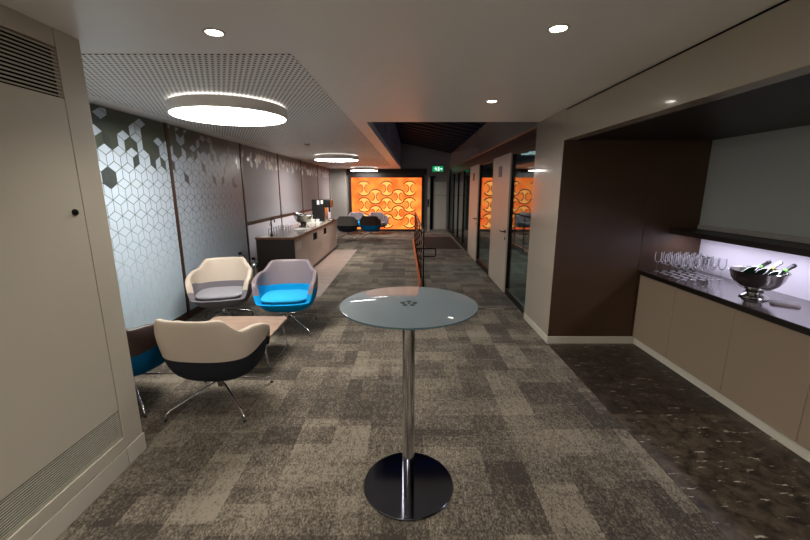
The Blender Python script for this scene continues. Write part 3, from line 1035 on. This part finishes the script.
def chair(loc, rz, leather, fabric, cushion, label, group, base=0.0):
    t = thing('lounge_chair', label, 'chair', loc, rz, group)
    N = 72
    dz = 0.022
    cols, info = [], []
    for k in range(N):
        phi = -PI + 2 * PI * (k + 0.5) / N
        ad = abs(math.degrees(phi))
        h = 0.788 - 0.115 * ss(38, 64, ad) - 0.085 * ss(78, 120, ad)
        h += (0.375 - h) * ss(116, 137, ad)
        zs = 0.455 + 0.06 * ss(48, 112, ad)
        zs = min(zs, h - 0.014)
        z4 = min(0.36, zs - 0.03)
        z3 = min(0.29, z4 - 0.02)
        zin = min(0.37, h - 0.012)
        zi_s = min(zs + 0.03, h - 0.013) if h - zs > 0.05 else min(zs, h - 0.013)
        px, py = plan(phi)
        prof = [(0.0, 0.228), (0.36, 0.228), (0.60, 0.24), (0.77, z3), (0.875, z4), (0.925, zs), (0.97, zs + 0.45 * (h - zs)), (1.0, h - 0.016), (0.985, h - 0.004),
                (0.935, h), (0.88, h - 0.004), (0.85, h - 0.018), (0.83, zi_s + 0.45 * (h - zi_s)), (0.81, zi_s), (0.775, zin), (0.55, 0.362), (0.0, 0.36)]
        col = []
        for s_, z in prof:
            back = 1 - ss(60, 100, ad)
            tx = 1 - 0.16 * ss(0.50, 0.80, z)
            ly = -0.06 * ss(0.40, 0.80, z) * back
            dx, dy = px * s_, py * s_
            # keep the wall thickness even where the scale alone would thin it
            col.append((dx * tx, dy + ly, z + dz))
        cols.append(col)
        info.append(h - zs)
    nb = len(cols[0])
    bowl, band = MB(), MB()
    bowl.smooth = band.smooth = True
    for k in range(N):
        j = (k + 1) % N
        for q in range(nb - 1):
            quad = [cols[k][q], cols[j][q], cols[j][q + 1], cols[k][q + 1]]
            isband = 5 <= q <= 12 and max(info[k], info[j]) > 0.02
            (band if isband else bowl).add(quad, [(0, 1, 2, 3)], True)
    bowl.build('seat_shell', fabric, t, merge=True, subsurf=1)
    band.build('backrest', leather, t, merge=True, subsurf=1)
    # cushion
    cu = MB()
    cu.smooth = True
    P = [(0.0, 0.376), (0.70, 0.376), (0.76, 0.384), (0.79, 0.402), (0.775, 0.418), (0.72, 0.428), (0.45, 0.436), (0.0, 0.438)]
    cc = []
    for k in range(48):
        phi = 2 * PI * k / 48
        px, py = plan(phi, 0.355, 0.325, 3.2)
        cc.append([(px * s_, py * s_ + 0.05, z + dz) for s_, z in P])
    for k in range(48):
        j = (k + 1) % 48
        for q in range(len(P) - 1):
            cu.add([cc[k][q], cc[j][q], cc[j][q + 1], cc[k][q + 1]], [(0, 1, 2, 3)], True)
    cu.build('seat_cushion', cushion, t, merge=True, subsurf=1)
    # swivel base
    MB().lathe([(0, 0.135), (0.028, 0.135), (0.03, 0.14), (0.03, 0.21), (0.06, 0.238), (0.06, 0.249), (0, 0.249)], 24).build('hub', M['chrome'], t)
    for k in range(4):
        a = PI / 4 + k * PI / 2 + base
        ca, sa = math.cos(a), math.sin(a)
        path = [(0.02, 0.185), (0.10, 0.166), (0.33, 0.086), (0.385, 0.068), (0.408, 0.052), (0.416, 0.034), (0.418, 0.012)]
        lg = MB().tube([(ca * r, sa * r, z) for r, z in path], 0.0085).build('leg', M['chrome'], t)
        MB().lathe([(0, 0), (0.013, 0), (0.013, 0.010), (0.009, 0.014), (0, 0.014)], 14, c=(ca * 0.418, sa * 0.418, 0)).build('glide', M['black_plastic'], lg)
    return t


g1, g2 = 'lounge chairs round the near coffee table', 'lounge chairs by the orange panel'
chair((-1.495, 2.84, 0), R(-4), M['leather_cream'], M['fab_black'], M['fab_black'], 'cream and charcoal tub chair seen from behind, nearest the bar table', g1, R(4))
chair((-2.28, 2.90, 0), R(-12), M['leather_brown'], M['fab_blued'], M['fab_blue'], 'brown and blue tub chair half hidden by the beige wall', g1, R(12))
chair((-2.32, 4.66, 0), R(180 + 14), M['leather_cream'], M['fab_grey'], M['fab_greyl'], 'cream and grey tub chair facing us against the patterned wall', g1)
chair((-1.45, 4.50, 0), R(180 + 6), M['leather_mauve'], M['fab_blue'], M['fab_bluel'], 'mauve tub chair with bright blue seat facing us', g1)
chair((-2.0, 13.2, 0), R(4), M['leather_grey'], M['fab_black'], M['fab_black'], 'grey and black tub chair seen from behind, beside the coffee machine end', g2)
chair((-1.2, 13.3, 0), R(-2), M['leather_brown'], M['fab_blued'], M['fab_blue'], 'dark brown and blue tub chair seen from behind before the orange panel', g2)
chair((-1.90, 14.8, 0), R(180), M['leather_mauve'], M['fab_blue'], M['fab_bluel'], 'mauve and blue tub chair facing us, close to the pale pier', g2)
chair((-1.02, 14.75, 0), R(180 + 20), M['leather_mauve'], M['fab_grey'], M['fab_grey'], 'mauve and grey tub chair facing us, middle of the orange panel', g2)

# ---------------------------------------------------------------- coffee table
t = thing('coffee_table', 'low wooden coffee table with chrome sled legs between the chairs', 'coffee table', (-1.68, 3.66, 0))


def rrect(hx, hy, r, n=8):
    pts = []
    for cx, cy, a0 in ((hx - r, hy - r, 0), (-hx + r, hy - r, 90), (-hx + r, -hy + r, 180), (hx - r, -hy + r, 270)):
        pts += [(cx + r * math.cos(R(a0 + 90 * i / n)), cy + r * math.sin(R(a0 + 90 * i / n))) for i in range(n + 1)]
    return pts


MB().prism(rrect(0.40, 0.32, 0.06), 0.315, 0.335).build('tabletop', M['wood'], t, bevel=0.004)
for s_ in (-1, 1):
    MB().tube([(s_ * 0.33, -0.26, 0.314), (s_ * 0.375, -0.295, 0.02), (s_ * 0.377, -0.285, 0.009), (s_ * 0.377, 0.285, 0.009), (s_ * 0.375, 0.295, 0.02), (s_ * 0.33, 0.26, 0.314)], 0.008).build('leg', M['chrome'], t)

# ================================================================ COFFEE COUNTER
CX0, CX1 = -2.66, -1.98        # back, front
CY0, CY1 = 6.74, 10.96
clab = ['pale pink taupe counter cabinet with a small plate sign, at the tap end', 'counter cabinet with square black finger hole, second from the tap end',
        'counter cabinet with square black finger hole, third from the tap end', 'counter cabinet at the far end under the coffee machine']
ys = [CY0 + 0.03, 7.75, 8.83, 9.9, CY1]
for k in range(4):
    a, b = ys[k] + 0.002, ys[k + 1] - 0.002
    t = thing('counter_cabinet', clab[k], 'cabinet', (CX1, (a + b) / 2, 0.001), group='coffee counter cabinets')
    hw = (b - a) / 2
    MB().box(CX0 - CX1 + 0.01, -0.024, -hw, hw, 0.005, 0.815).build('body', M['niche_dark'], t)
    d = MB()
    if k in (1, 2):
        hy, hz = hw * 0.15, 0.68
        d.box(-0.022, 0, -hw, hw, 0.09, hz - 0.08).box(-0.022, 0, -hw, hw, hz + 0.08, 0.812)
        d.box(-0.022, 0, -hw, hy - 0.2, hz - 0.08, hz + 0.08).box(-0.022, 0, hy + 0.2, hw, hz - 0.08, hz + 0.08)
    else:
        d.box(-0.022, 0, -hw, hw, 0.09, 0.812)
    dr = d.build('door', M['counter_front'], t)
    if k in (1, 2):
        MB().box(-0.0235, -0.018, hy - 0.2, hy + 0.2, hz - 0.08, hz + 0.08).build('finger_hole', M['black'], dr)
    if k == 0:
        MB().box(0.0005, 0.004, -hw + 0.1, -hw + 0.42, 0.60, 0.74).build('sign_plate', M['beige_trim'], dr, bevel=0.001)
t = thing('counter_end_panel', 'dark brown end panel closing the coffee counter', 'panel', (CX1, CY0, 0))
MB().box(CX0 - CX1, 0.002, 0.0, 0.028, 0.0045, 0.818).build('panel_board', M['niche_dark'], t, bevel=0.002)
t = thing('coffee_worktop', 'long worktop with walnut edge carrying cups and coffee machine', 'worktop', (-2.3, 8.85, 0.82))
MB().box(-0.37, 0.335, -2.125, 2.12, 0.0, 0.036).build('edge_band', M['wood_edge'], t, bevel=0.002)
MB().box(-0.369, 0.333, -2.123, 2.118, 0.0365, 0.041).build('top_surface', mat('pale_stone_worktop', (172, 164, 154), 0.15, coat=0.4, var=0.1, vscale=40), t)
ZC = 0.8613

t = thing('kitchen_tap', 'black gooseneck tap at the near end of the coffee counter', 'tap', (-2.45, 6.98, ZC))
MB().lathe([(0, 0), (0.03, 0), (0.03, 0.02), (0.018, 0.03), (0, 0.03)], 20).build('base', M['black_metal'], t)
pts = [(0, 0, 0.03), (0, 0, 0.27)] + [(0.05 - 0.05 * math.cos(R(a)), -0.05 + 0.05 * math.cos(R(a)), 0.27 + 0.05 * math.sin(R(a))) for a in range(20, 200, 20)] + [(0.1, -0.1, 0.25)]
MB().tube(pts, 0.010, 10).build('spout', M['black_metal'], t)
MB().tube([(0.0, 0.0, 0.05), (0.03, -0.05, 0.07), (0.035, -0.09, 0.09)], 0.007).build('lever', M['black_metal'], t)

# tumblers standing upside down in rows
proto = None
spots = []
for r in range(3):
    for k in range(6):
        spots.append((-2.58 + 0.10 * r, 7.25 + 0.15 * k))
for i, (x, y) in enumerate(spots):
    if proto is None:
        proto = MB().lathe([(0.036, 0), (0.030, 0.098), (0.027, 0.104), (0, 0.104), (0, 0.094), (0.027, 0.094), (0.033, 0.001), (0.036, 0)], 18).build('water_tumbler', M['drink'])
        o = proto
    else:
        o = proto.copy()
        COL.objects.link(o)
    o.location = (x, y, ZC)
    tag(o, 'upturned clear water tumbler in the rows beside the tap', 'glass', 'tumblers beside the tap')

# stack of white trays / folded cloths
t = thing('serving_tray', 'white serving tray lying on the coffee counter beside the tumblers', 'tray', (-2.16, 8.0, ZC))
MB().prism(rrect(0.13, 0.2, 0.04), 0, 0.012).build('tray_base', M['cup'], t, bevel=0.003)
mb = MB().tube([(p[0] * 0.985, p[1] * 0.985, 0.016) for p in rrect(0.13, 0.2, 0.04)] + [(0.13 * 0.985, 0.157, 0.016)], 0.005, 6)
mb.build('tray_rim', M['cup'], t)


def footed_bowl(loc, label, s_=1.0):
    t = thing('punch_bowl', label, 'bowl', loc)
    foot = [(0, 0), (0.108, 0), (0.113, 0.006), (0.106, 0.018), (0.086, 0.03), (0.066, 0.04), (0.058, 0.048), (0.068, 0.056), (0.076, 0.064), (0.066, 0.073), (0.058, 0.078), (0, 0.078)]
    MB().lathe([(r * s_, z * s_) for r, z in foot], 48).build('foot', M['steel'], t)
    bowl = [(0, 0.075), (0.06, 0.076), (0.115, 0.096), (0.162, 0.135), (0.193, 0.185), (0.209, 0.245), (0.218, 0.252), (0.222, 0.259), (0.217, 0.264), (0.205, 0.258),
            (0.188, 0.19), (0.157, 0.141), (0.11, 0.103), (0.06, 0.084), (0, 0.083)]
    MB().lathe([(r * s_, z * s_) for r, z in bowl], 64).build('bowl', M['steel'], t)
    return t


def bottle(loc, tilt, az, label, band, s_=1.0, foil=None):
    """champagne bottle, origin at its base, leaning by tilt towards azimuth az"""
    t = thing('champagne_bottle', label, 'bottle', loc, group='champagne bottles in the silver bowl' if s_ == 0.86 else 'champagne bottles in the far bowl')
    t.rotation_euler = (Matrix.Rotation(az, 3, 'Z') @ Matrix.Rotation(tilt, 3, 'Y')).to_euler()
    sc = lambda p: [(r * s_, z * s_) for r, z in p]
    MB().lathe(sc([(0, 0.004), (0.03, 0), (0.042, 0.004), (0.043, 0.02), (0.043, 0.14), (0.040, 0.165), (0.030, 0.195), (0.021, 0.215), (0.018, 0.23)]), 28).build('body', M['bottle_green'], t)
    MB().lathe(sc([(0.0185, 0.228), (0.0165, 0.262), (0.0165, 0.285), (0.0185, 0.29), (0.0185, 0.31), (0.015, 0.318), (0, 0.319)]), 24).build('neck_foil', foil or M['foil'], t)
    MB().lathe(sc([(0.0205, 0.218), (0.0208, 0.222), (0.0196, 0.238), (0.0188, 0.24)]), 24).build('neck_band', band, t)
    return t


BX, BY = 2.79, 2.93
footed_bowl((BX, BY, ZB), 'large silver footed bowl of bottles on the dark bar worktop', 0.84)
for dx, dy, az, tl, lab, band, fo in ((-0.10, 0.075, R(-8), R(54), 'dark champagne bottle with green neck band, lying lowest in the silver bowl', M['label_green'], None),
                                      (-0.075, 0.0, R(-8), R(52), 'silver foiled champagne bottle, middle one in the silver bowl', M['label_yellow'], M['foil_silver']),
                                      (-0.05, -0.075, R(-8), R(54), 'black champagne bottle nearest the bowl front, green neck band', M['label_green'], None)):
    bottle((BX + dx, BY + dy, ZB + 0.125), tl, az, lab, band, 0.86, fo)
mb = MB()
random.seed(5)
for k in range(40):
    a, r = random.uniform(0, 2 * PI), 0.12 * math.sqrt(random.random())
    c = Vector((BX + r * math.cos(a), BY + r * math.sin(a), ZB + 0.165 + random.uniform(-0.012, 0.018)))
    q = Matrix.Rotation(random.uniform(0, 3), 3, Vector((random.random(), random.random(), 1)).normalized())
    e = 0.013
    vs = [c + q @ Vector((sx * e, sy * e, sz * e)) for sx in (-1, 1) for sy in (-1, 1) for sz in (-1, 1)]
    mb.add(vs, [(0, 1, 3, 2), (4, 6, 7, 5), (0, 4, 5, 1), (2, 3, 7, 6), (0, 2, 6, 4), (1, 5, 7, 3)], False)
tag(mb.build('ice_cubes', M['ice'], bevel=0.003), 'ice cubes heaped in the silver bowl', 'ice', kind='stuff')

# folded napkin
mb = MB()
mb.smooth = True
o = thing('napkin', 'grey folded napkin lying beside the silver bowl', 'napkin', (2.85, 2.735, ZB), R(-40))
for k in range(3):
    mb.prism(rrect(0.085 - 0.003 * k, 0.05 - 0.003 * k, 0.02, 4), 0.0005 + 0.006 * k, 0.006 + 0.006 * k)
mb.build('folded_cloth', M['napkin'], o, bevel=0.002)

# far bowl with bottles on the coffee counter
FX, FY = -2.32, 8.72
footed_bowl((FX, FY, ZC), 'footed silver bowl of bottles on the coffee counter')
for dx, dy, az, tl, lab, fo in ((0.05, 0.10, R(175), R(50), 'dark bottle leaning towards the wall in the far silver bowl', None),
                                (0.05, 0.0, R(175), R(50), 'silver foiled middle bottle in the far silver bowl', M['foil_silver']),
                                (0.05, -0.10, R(175), R(50), 'silver foiled bottle nearest the tap in the far silver bowl', M['foil_silver'])):
    bottle((FX + dx, FY + dy, ZC + 0.150), tl, az, lab, M['foil_silver'], 0.85, fo)

# wine glasses on the bar
wine = [(0, 0), (0.027, 0), (0.027, 0.002), (0.012, 0.006), (0.0045, 0.012), (0.004, 0.085), (0.010, 0.093), (0.025, 0.110), (0.032, 0.135), (0.033, 0.155), (0.028, 0.205),
        (0.0268, 0.205), (0.0315, 0.155), (0.0305, 0.136), (0.0235, 0.112), (0.008, 0.097), (0, 0.096)]
proto = None
rows = []
for k in range(6):
    for r in range(5):
        rows.append((2.66 + 0.086 * r + (0.0 if k % 2 == 0 else 0.012), 3.93 - 0.078 * k))
for x, y in rows:
    if proto is None:
        proto = MB().lathe(wine, 20).build('wine_glass', M['drink'])
        o = proto
    else:
        o = proto.copy()
        COL.objects.link(o)
    o.location = (x, y, ZB)
    tag(o, 'clear stemmed wine glass in the block on the dark bar worktop', 'wine glass', 'wine glasses on the bar worktop')

# coffee machine
t = thing('coffee_machine', 'tall black coffee machine at the far end of the counter', 'coffee machine', (-2.25, 10.35, ZC))
MB().box(-0.20, 0.12, -0.24, 0.24, 0.0, 0.57).build('body', M['black_plastic'], t, bevel=0.01)
MB().box(0.1205, 0.28, -0.22, 0.22, 0.36, 0.56).build('head', M['black_plastic'], t, bevel=0.012)
MB().box(0.1205, 0.30, -0.20, 0.20, 0.0, 0.05).build('drip_tray', M['steel'], t, bevel=0.006)
MB().box(0.1205, 0.132, -0.20, 0.20, 0.055, 0.355).build('front_panel', M['steel'], t)
mb = MB()
for s_ in (-0.05, 0.05):
    mb.tube([(0.21, s_, 0.359), (0.21, s_, 0.26), (0.22, s_, 0.235)], 0.014)
mb.build('spout', M['black_metal'], t)
mb = MB().box(0.04, 0.10, -0.2425, -0.2405, 0.46, 0.55).box(-0.06, 0.005, -0.2425, -0.2405, 0.44, 0.55)
mb.build('label_sticker', M['cup'], t)
t = thing('cup_tray', 'pale tray stacked with white cups in front of the coffee machine', 'tray', (-2.35, 9.75, ZC))
MB().prism(rrect(0.2, 0.16, 0.03), 0, 0.018).build('tray_base', M['cup'], t, bevel=0.003)
cupp = None
for k in range(6):
    x, y = -2.35 - 0.12 + 0.12 * (k % 3), 9.68 + 0.12 * (k // 3)
    if cupp is None:
        cupp = MB().lathe([(0, 0), (0.022, 0), (0.034, 0.03), (0.038, 0.065), (0.035, 0.065), (0.03, 0.03), (0.018, 0.006), (0, 0.006)], 18).build('coffee_cup', M['cup'])
        o = cupp
    else:
        o = cupp.copy()
        COL.objects.link(o)
    o.location = (x, y, ZC + 0.0185)
    tag(o, 'white coffee cup on the tray before the coffee machine', 'cup', 'cups on the tray')
t = thing('wall_socket', 'small socket on the white splashback over the coffee counter', 'socket', (XL + 0.004, 8.2, 0.96))
MB().box(0.0005, 0.01, -0.075, 0.075, -0.045, 0.045).build('plate', M['white'], t, bevel=0.003)
MB().box(0.0105, 0.013, -0.05, 0.05, -0.02, 0.02).build('outlet', M['grey_wall'], t)


def extinguisher(x, y, label, h):
    t = thing('fire_extinguisher', label, 'fire extinguisher', (x, y, 0.0042))
    MB().lathe([(0, 0), (0.062, 0), (0.066, 0.01), (0.066, h - 0.12), (0.055, h - 0.07), (0.025, h - 0.045), (0.02, h - 0.02), (0, h - 0.02)], 32).build('cylinder', M['chrome'], t)
    MB().box(-0.02, 0.02, -0.03, 0.03, h - 0.02, h + 0.02).build('valve', M['black_metal'], t, bevel=0.004)
    MB().box(-0.01, 0.01, -0.09, 0.03, h + 0.02, h + 0.032).build('lever', M['black_metal'], t, bevel=0.003)
    MB().tube([(0.02, -0.02, h), (0.075, -0.03, h - 0.03), (0.085, -0.03, h - 0.12), (0.078, -0.03, h - 0.34)], 0.009).build('hose', M['black_plastic'], t)


extinguisher(-2.80, 6.38, 'chrome fire extinguisher against the patterned wall beside the counter', 0.62)
extinguisher(-2.60, 6.42, 'chrome fire extinguisher before the dark counter end panel', 0.52)

# ================================================================ BALUSTRADE AND MAT
t = thing('balustrade', 'low black metal balustrade running down the corridor', 'railing', (0.31, 6.3, 0))
L = 5.7
MB().tube([(0, 0.0, 1.0), (0, L, 1.0)], 0.022).build('handrail', M['black_metal'], t)
for k in range(7):
    MB().box(-0.012, 0.012, L * k / 6 - 0.025, L * k / 6 + 0.025, 0.0, 0.985).build('post', M['black_metal'], t, bevel=0.002)
for k in range(5):
    MB().tube([(0, 0.0, 0.2 + 0.15 * k), (0, L, 0.2 + 0.15 * k)], 0.008).build('rail', M['black_metal'], t)
MB().tube([(-0.13, 0.02, 0.72), (0.19, 0.02, 0.72), (0.205, 0.02, 0.705), (0.205, 0.02, 0.60), (0.19, 0.02, 0.585), (0.0, 0.02, 0.585)], 0.012).build('end_loop', M['black_metal'], t)
MB().box(-0.06, -0.03, 0.0, L + 0.4, 0.0, 0.12).build('kerb', M['kerb_lit'], t, bevel=0.003)
t = thing('floor_mat', 'dark brown entrance mat across the far end of the corridor', 'mat', (1.12, 12.3, 0))
MB().prism(rrect(0.52, 1.35, 0.02), 0.0005, 0.012).build('mat_pile', M['mat'], t, bevel=0.003)
